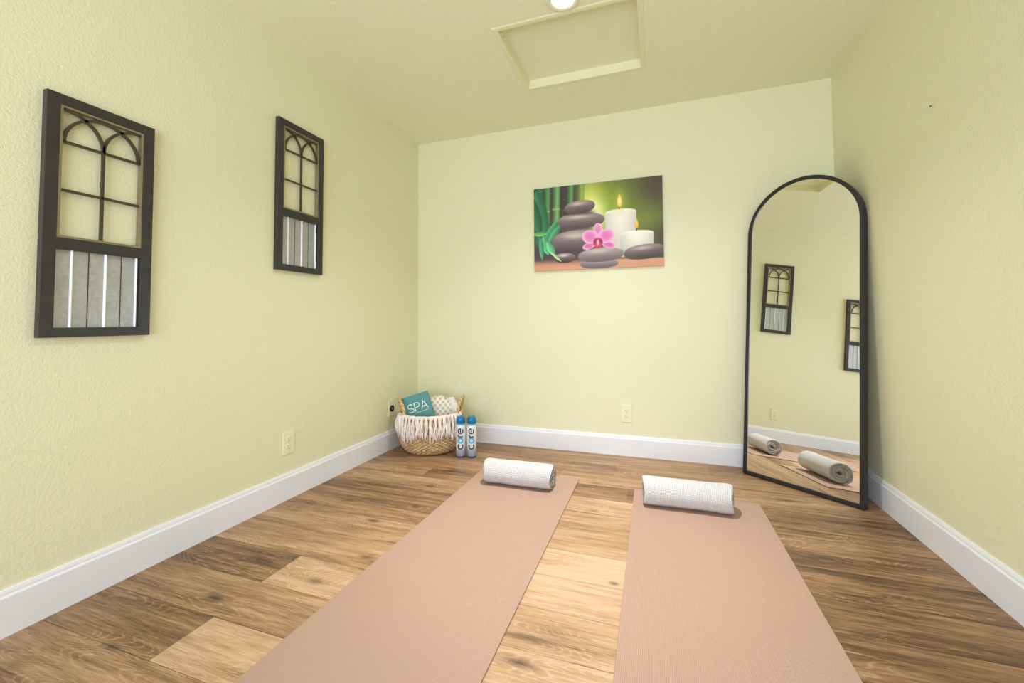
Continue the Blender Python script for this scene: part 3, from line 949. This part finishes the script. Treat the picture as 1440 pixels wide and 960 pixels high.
# ------------------------------------------------------------------ basket
BX, BY = 0.287, -0.277
FA = math.atan2(-0.873, 0.487)        # direction from the basket to the camera
def basket_r(z):
    t = max(0.0, min(1.0, z / 0.285))
    pts = [(0, .160), (.05, .186), (.15, .210), (.35, .231), (.6, .237), (.85, .234), (1.0, .231)]
    for (a, ra), (b, rb) in zip(pts[:-1], pts[1:]):
        if t <= b:
            k = (t - a) / (b - a); k = k * k * (3 - 2 * k) if False else k
            return ra + (rb - ra) * k
    return pts[-1][1]
def basket():
    root = empty('seagrass_basket', (BX, BY, 0.0))
    tag(root, 'round woven seagrass basket with loop handles standing in the left corner', 'basket')
    zt = 0.272
    seg, rows = 288, 75
    sub = 3                                     # vertex rows per weave row
    nst = 36                                     # strands around
    verts, faces, cols = [], [], []
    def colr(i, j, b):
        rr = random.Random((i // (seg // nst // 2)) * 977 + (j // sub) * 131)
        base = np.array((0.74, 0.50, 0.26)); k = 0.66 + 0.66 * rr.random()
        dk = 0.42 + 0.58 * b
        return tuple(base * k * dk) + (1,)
    # bottom rounding then wall
    prof = []
    for k in range(rows + 1):
        t = k / rows
        z = zt * t
        prof.append((basket_r(z), z))
    for j, (r, z) in enumerate(prof):
        for i in range(seg):
            a = 2 * PI * i / seg
            row = j // sub
            fr = (j % sub) / sub
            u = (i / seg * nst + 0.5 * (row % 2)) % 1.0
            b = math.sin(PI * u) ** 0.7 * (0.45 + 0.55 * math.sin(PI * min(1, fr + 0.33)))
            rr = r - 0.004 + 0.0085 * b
            verts.append((rr * math.cos(a), rr * math.sin(a), max(z, 0.0008)))
            cols.append(colr(i, j, b))
    no = len(verts)
    # inner wall
    inner = [(basket_r(zt) - .014, zt), (basket_r(.15) - .016, .15), (basket_r(.05) - .018, .05), (.15, .012), (.001, .012)]
    for r, z in inner:
        for i in range(seg):
            a = 2 * PI * i / seg
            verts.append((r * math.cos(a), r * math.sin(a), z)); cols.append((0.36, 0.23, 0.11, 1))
    for j in range(rows):
        for i in range(seg):
            faces.append((j * seg + i, j * seg + (i + 1) % seg, (j + 1) * seg + (i + 1) % seg, (j + 1) * seg + i))
    for j in range(len(inner) - 1):
        for i in range(seg):
            a = no + j * seg; faces.append((a + i, a + seg + i, a + seg + (i + 1) % seg, a + (i + 1) % seg))
    for i in range(seg):
        faces.append((rows * seg + i, rows * seg + (i + 1) % seg, no + (i + 1) % seg, no + i))
    faces.append(tuple(range(seg))[::-1])
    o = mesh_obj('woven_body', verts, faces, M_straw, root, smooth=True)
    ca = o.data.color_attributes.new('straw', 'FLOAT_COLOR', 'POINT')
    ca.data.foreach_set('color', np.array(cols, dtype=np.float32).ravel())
    def rope(name, pts, rad, closed, pitch, parent):
        bm = bmesh.new()
        P = [Vector(p) for p in pts]
        tube(bm, P, rad, 12, closed)
        me_o = bm_obj(name, bm, M_straw, parent, smooth=True)
        cc = []
        nrg = 12
        for k, v in enumerate(me_o.data.vertices):
            ring, s = divmod(k, nrg)
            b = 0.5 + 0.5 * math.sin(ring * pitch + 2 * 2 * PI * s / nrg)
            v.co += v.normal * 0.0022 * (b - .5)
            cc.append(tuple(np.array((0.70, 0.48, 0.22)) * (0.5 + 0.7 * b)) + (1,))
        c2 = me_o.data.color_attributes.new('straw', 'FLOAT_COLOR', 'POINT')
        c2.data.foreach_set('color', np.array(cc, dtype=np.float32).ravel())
    rr = basket_r(zt) - 0.006
    rope('rim', [(rr * math.cos(2 * PI * k / 180), rr * math.sin(2 * PI * k / 180), zt + .002) for k in range(180)], 0.0095, True, 2 * PI / 4, root)
    # two loop handles, left and right as seen from the mats
    for s in (-1, 1):
        a0 = FA + s * (PI / 2) - s * 0.20
        pts = []
        n = 44
        for k in range(n + 1):
            t = k / n
            aa = a0 + 0.44 * math.cos(PI * t)
            lift = math.sin(PI * t) ** 0.55
            z = zt - 0.035 + 0.148 * lift
            r = rr + 0.003 + 0.008 * lift
            pts.append((r * math.cos(aa), r * math.sin(aa), z))
        rope('handle', pts, 0.0105, False, 2 * PI / 4, root)
basket()

# ------------------------------------------------------------------ throw blanket with tassels
def throw():
    root = empty('throw_blanket', (BX, BY, 0.0))
    tag(root, 'cream and beige checked throw with a long fringe stuffed in the basket', 'blanket')
    # folded body, a soft dome with a few folds
    u = Vector((0.873, 0.487, 0)); v = Vector((0.487, -0.873, 0))      # right, towards camera
    cen = u * 0.075 + v * (-0.035)
    nu, nv = 72, 40
    verts, uvs, faces = [], [], []
    for j in range(nv + 1):
        tv = j / nv
        el = -0.45 * PI + 0.95 * PI * tv if False else -PI / 2 + PI * tv
        for i in range(nu):
            a = 2 * PI * i / nu
            ce = abs(math.cos(el)) ** 0.55; se = math.copysign(abs(math.sin(el)) ** 0.60, math.sin(el))
            ca_ = math.copysign(abs(math.cos(a)) ** 0.7, math.cos(a)); sa_ = math.copysign(abs(math.sin(a)) ** 0.7, math.sin(a))
            fold = 1 + 0.035 * math.sin(5 * a + 2 * se) + 0.02 * math.sin(9 * a)
            px = 0.108 * ce * ca_ * fold; py = 0.085 * ce * sa_ * fold
            pz = 0.235 + 0.142 * se + 0.006 * math.sin(14 * px * 4 + 2)
            pz += 0.015 * (px / 0.1) * -1 if se > 0 else 0
            p = cen + u * px + v * py
            verts.append((p.x, p.y, pz)); uvs.append((px * 1.0 + 0.0, pz if sa_ > -0.2 else pz + .02))
    for j in range(nv):
        for i in range(nu):
            faces.append((j * nu + i, j * nu + (i + 1) % nu, (j + 1) * nu + (i + 1) % nu, (j + 1) * nu + i))
    bm = bmesh.new(); vs = [bm.verts.new(p) for p in verts]; uvl = bm.loops.layers.uv.new('UVMap')
    for f in faces:
        fc = bm.faces.new([vs[k] for k in f])
        for lp, k in zip(fc.loops, f): lp[uvl].uv = uvs[k]
    bmesh.ops.remove_doubles(bm, verts=bm.verts[:], dist=0.0004)
    o = bm_obj('folded_body', bm, M_check, root, smooth=True); o['label'] = 'beige and cream checked weave'
    # plain cream end sticking up at the right
    bm = bmesh.new()
    pts = []
    for k in range(14):
        t = k / 13
        p = u * (0.165 + 0.016 * math.sin(t * 5)) + v * (0.02 - 0.02 * t)
        pts.append((p.x, p.y, 0.20 + 0.175 * t))
    tube(bm, pts, [0.020 + 0.014 * math.sin(PI * k / 13) for k in range(14)], 14)
    bm_obj('plain_end', bm, M_cream, root, smooth=True)
    # hem over the front rim
    zt = 0.272
    n = 60
    verts, faces = [], []
    a_lo, a_hi = FA - 1.36, FA + 1.10
    sec = [(-0.026, -0.035), (-0.023, 0.002), (-0.016, 0.011), (-0.004, 0.0145), (0.006, 0.0125), (0.0115, 0.006), (0.0125, -0.006)]
    sec2 = [(a - 0.0 if k < 3 else a, b) for k, (a, b) in enumerate(sec)]
    for i in range(n + 1):
        t = i / n; a = a_lo + (a_hi - a_lo) * t
        wv = 0.0022 * math.sin(t * 46) + 0.0015 * math.sin(t * 81 + 1)
        for (dr, dz) in sec2:
            r = basket_r(zt) + dr + (wv if dr > 0 else 0)
            verts.append((r * math.cos(a), r * math.sin(a), zt + dz + 0.5 * wv))
        for (dr, dz) in sec2[::-1]:
            r = basket_r(zt) + dr * 0.86 + (0.0035 if dr < -.01 else -.0035) + (wv if dr > 0 else 0)
            verts.append((r * math.cos(a), r * math.sin(a), zt + dz - (0.004 if -.01 < dr < .015 else 0) + 0.5 * wv))
    m = 2 * len(sec2)
    for i in range(n):
        for j in range(m):
            faces.append((i * m + j, i * m + (j + 1) % m, (i + 1) * m + (j + 1) % m, (i + 1) * m + j))
    faces.append(tuple(range(m))[::-1]); faces.append(tuple(n * m + j for j in range(m)))
    mesh_obj('hem', verts, faces, M_cream, root, smooth=True)
    # tassels
    NT = 19
    protos = []
    pal = [(0.90, 0.87, 0.85), (0.93, 0.91, 0.90), (0.78, 0.60, 0.44), (0.66, 0.45, 0.29), (0.85, 0.74, 0.69), (0.92, 0.89, 0.87)]
    for t in range(NT):
        rg = random.Random(100 + t)
        a = a_lo + 0.05 + (a_hi - a_lo - 0.10) * (t + 0.5) / NT
        L = 0.150 + rg.uniform(-.022, .022)
        bm = bmesh.new(); cc = []
        ns = 11
        for s in range(ns):
            off = (s - (ns - 1) / 2) / (ns / 2)
            edge = abs(off) > 0.6
            ph, sw = rg.uniform(0, 6), rg.uniform(-.012, .012)
            Ls = L * rg.uniform(.86, 1.05)
            col = (pal[2 + rg.randrange(2)] if rg.random() < .7 else pal[4]) if edge else (pal[(0, 1, 5)[rg.randrange(3)]] if rg.random() < .8 else pal[4])
            pts, rad = [], []
            nk = 12
            for k in range(nk + 1):
                q = k / nk
                z = zt + 0.006 - Ls * q
                spread = 0.0070 + 0.0085 * math.sin(min(1, q * 1.3) * PI / 2)
                aa = a + (off * spread + sw * q * q + 0.0028 * math.sin(ph + 9 * q)) / 0.25
                r = basket_r(max(z, 0.02)) + 0.0125 + 0.0035 * math.sin(ph * 2 + 7 * q) + 0.003 * (s % 3) + 0.006 * math.sin(PI * q)
                pts.append((r * math.cos(aa), r * math.sin(aa), z)); rad.append(0.0036 * (1 - 0.35 * q))
            n0 = len(bm.verts)
            tube(bm, pts, rad, 6)
            cc += [col + (1,)] * (len(bm.verts) - n0)
        o = bm_obj('tassel', bm, M_yarn, root, smooth=True)
        ca = o.data.color_attributes.new('yarn', 'FLOAT_COLOR', 'POINT')
        ca.data.foreach_set('color', np.array(cc, dtype=np.float32).ravel())
throw()

# ------------------------------------------------------------------ book
def book():
    TL, TR = Vector((0.117, -0.4238, 0.3808)), Vector((0.2932, -0.3507, 0.4408))
    yaw, lean = math.radians(20), math.radians(8)
    nrm = Vector((math.sin(yaw) * math.cos(lean), -math.cos(yaw) * math.cos(lean), math.sin(lean)))
    X = (TR - TL).normalized(); X = (X - nrm * X.dot(nrm)).normalized(); Z = X.cross(-nrm).normalized()
    if Z.z < 0: Z = -Z
    Y = Z.cross(X)                              # away from camera
    w, h, t = 0.200, 0.235, 0.024
    org = TL - Z * h
    root = empty('spa_book', org)
    root.rotation_euler = Matrix((X, Y, Z)).transposed().to_euler()
    tag(root, 'teal hardcover book titled SPA standing tilted in the basket', 'book')
    bm = bmesh.new()
    add_box(bm, (0, 0, 0), (w, 0.003, h), .0008); add_box(bm, (0, t - .003, 0), (w, t, h), .0008); add_box(bm, (0, 0.0015, 0), (0.004, t - .0015, h), .0008)
    bm_obj('cover', bm, M_teal, root)
    box_obj('pages', (0.004, 0.003, 0.004), (w - .004, t - .003, h - .004), M_pages, root)
    # lettering "SPA"
    def mp(x, y, d): return (x, -d, y)
    x0, y0, lh = 0.032, h - 0.118, 0.058
    S = arc(0.021, 0.043, 0.019, 0.0150, 25, 270, 16)[:] + arc(0.021, 0.0145, 0.020, 0.0140, 90, -150, 16)[1:]
    Pp = [(0, 0), (0, 0.058), (0.018, 0.058)] + arc(0.018, 0.0425, 0.0185, 0.0155, 90, -90, 12)[1:] + [(0.0, 0.027)]
    A1 = [(0, 0), (0.0245, 0.058), (0.049, 0)]; A2 = [(0.0095, 0.0195), (0.0395, 0.0195)]
    strokes = [[(x0 + x, y0 + y) for x, y in S], [(x0 + 0.050 + x, y0 + y) for x, y in Pp], [(x0 + 0.095 + x, y0 + y) for x, y in A1], [(x0 + 0.095 + x, y0 + y) for x, y in A2]]
    lettering('title_lettering', strokes, 0.0054, mp, M_lettering, root)
    lettering('subtitle_line', [[(x0 + 0.055, y0 - 0.010), (x0 + 0.145, y0 - 0.010)]], 0.0022, mp, M_lettering, root)
book()

# ------------------------------------------------------------------ water bottles
def bottle(loc, rotz, label):
    root = empty('water_bottle', loc, (0, 0, rotz))
    tag(root, label, 'bottle', 'tall bottles with blue caps')
    R = 0.0335
    bm = bmesh.new()
    lathe(bm, [(R - .004, 0.0), (R - .001, 0.002), (R, 0.006), (R - .0006, 0.012)], 48, cap=False)
    bm.faces.new([v for v in bm.verts if abs(v.co.z) < 1e-7][::-1])
    bm_obj('base', bm, M_canbase, root, smooth=True)
    bm = bmesh.new()
    lathe(bm, [(R - .0006, 0.012), (R, 0.014), (R, 0.214), (R - .001, 0.219), (R - .003, 0.222)], 64)
    bm_obj('body', bm, M_can, root, smooth=True)
    bm = bmesh.new()
    lathe(bm, [(R - .003, 0.222), (R - .0015, 0.223), (R - .0015, 0.231), (R - .003, 0.232)], 48)
    bm_obj('collar', bm, M_collar, root, smooth=True)
    bm = bmesh.new()
    lathe(bm, [(R - .003, 0.232), (R - .001, 0.233), (R - .0008, 0.250), (R - .002, 0.262), (R - .006, 0.274), (R - .011, 0.279), (0.0005, 0.2795)], 48)
    bm_obj('cap', bm, M_cap, root, smooth=True)
    # wrapped lettering, reading upwards : letter x runs along z, letter y runs to the left
    def mp(lx, ly, d):
        a = -PI / 2 - ly / R
        return ((R + d + .0001) * math.cos(a), (R + d + .0001) * math.sin(a), lx)
    z0 = 0.062
    c = [arc(0, 0, .0165, .0165, 48, 312, 22)]
    def at(z, ss): return [[(z0 + z + x, y) for x, y in s] for s in ss]
    LW = 0.0084
    lettering('letter', at(0.018, c), LW, mp, M_charcoal, root)
    lettering('letter', at(0.083, [[(0, -.0165 + .0032 * k) for k in range(11)], arc(.0125, .002, .0125, .0135, 178, 75, 8)]), LW, mp, M_charcoal, root)
    lettering('letter', at(0.122, [[(-.0150, 0.0005), (.0165, 0.0005)] + arc(0, 0, .0165, .0165, 2, 316, 26)]), 0.0084, mp, M_charcoal, root)
    o = lettering('blue_ring', at(0.057, [arc(0, 0, .0155, .0155, 0, 360, 32)]), 0.0080, mp, M_skyblue, root)
    verts = []
    bm = bmesh.new()
    ctr = bm.verts.new(mp(z0 + .057, 0, .0003)); rim = [bm.verts.new(mp(z0 + .057 + .0128 * math.cos(2 * PI * k / 32), .0128 * math.sin(2 * PI * k / 32), .0003)) for k in range(32)]
    for k in range(32): bm.faces.new((ctr, rim[k], rim[(k + 1) % 32]))
    bm_obj('ring_disc', bm, M_paleblue, root)
bottle((0.5760, -0.3770, 0.0), math.radians(22), 'tall silver bottle with blue cap touching the basket side')
bottle((0.6500, -0.3560, 0.0), math.radians(20), 'tall silver bottle with blue cap standing farther from the basket')

# ------------------------------------------------------------------ lights
def area(name, loc, rot, sx, sy, power, col):
    l = bpy.data.lights.new(name, 'AREA'); l.shape = 'RECTANGLE'; l.size = sx; l.size_y = sy
    l.energy = power; l.color = col
    o = bpy.data.objects.new(name, l); o.location = loc; o.rotation_euler = rot
    return link(o)
def spot(name, loc, power, col, angle, blend, rad):
    l = bpy.data.lights.new(name, 'SPOT'); l.energy = power; l.color = col; l.spot_size = math.radians(angle); l.spot_blend = blend; l.shadow_soft_size = rad
    o = bpy.data.objects.new(name, l); o.location = loc
    return link(o)
area('added_window_fill', ((WX0 + WX1) / 2, YF - 0.30, (WZ0 + WZ1) / 2), (math.radians(117), 0, 0), 2.5, 2.0, 108, (0.87, 0.965, 1.19))  # fill light added behind the unseen window, tilted up to brighten the ceiling
spot('downlight_lamp', (LX, LY, H - 0.012), 116, (0.97, 0.97, 1.04), 130, 1.0, 0.032)
spot('downlight_beam', (LX, LY, H - 0.013), 150, (1.0, 0.97, 0.96), 72, 1.0, 0.032)

w = bpy.data.worlds.new('daylight_world'); scene.world = w; w.use_nodes = True
bg = w.node_tree.nodes['Background']; bg.inputs[0].default_value = (0.92, 0.96, 1.0, 1); bg.inputs[1].default_value = 1.0

# ------------------------------------------------------------------ camera
cam = bpy.data.cameras.new('camera'); co = link(bpy.data.objects.new('camera', cam))
cam.sensor_width = 36.0; cam.lens = 589.198 * 36 / 1440
cam.shift_y = -50.5726 / 1440
cam.clip_start = 0.02
yaw, pitch, roll = -0.32977380971720494, 0.038174953597753844, -0.0059241573682618
fwd = Vector((math.sin(yaw) * math.cos(pitch), math.cos(yaw) * math.cos(pitch), math.sin(pitch)))
right = Vector((math.cos(yaw), -math.sin(yaw), 0)); up = right.cross(fwd)
r2 = right * math.cos(roll) + up * math.sin(roll); u2 = -right * math.sin(roll) + up * math.cos(roll)
co.matrix_world = Matrix.Translation((1.8778624, -3.0583820, 0.9382510)) @ Matrix((r2, u2, -fwd)).transposed().to_4x4()
scene.camera = co

scene.view_settings.view_transform = 'Standard'
scene.view_settings.look = 'None'
scene.view_settings.exposure = 0.0
scene.view_settings.gamma = 1.0
scene.view_settings.use_curve_mapping = False
scene.cycles.use_denoising = True
scene.cycles.max_bounces = 12
scene.cycles.diffuse_bounces = 8
scene.cycles.sample_clamp_indirect = 6.0
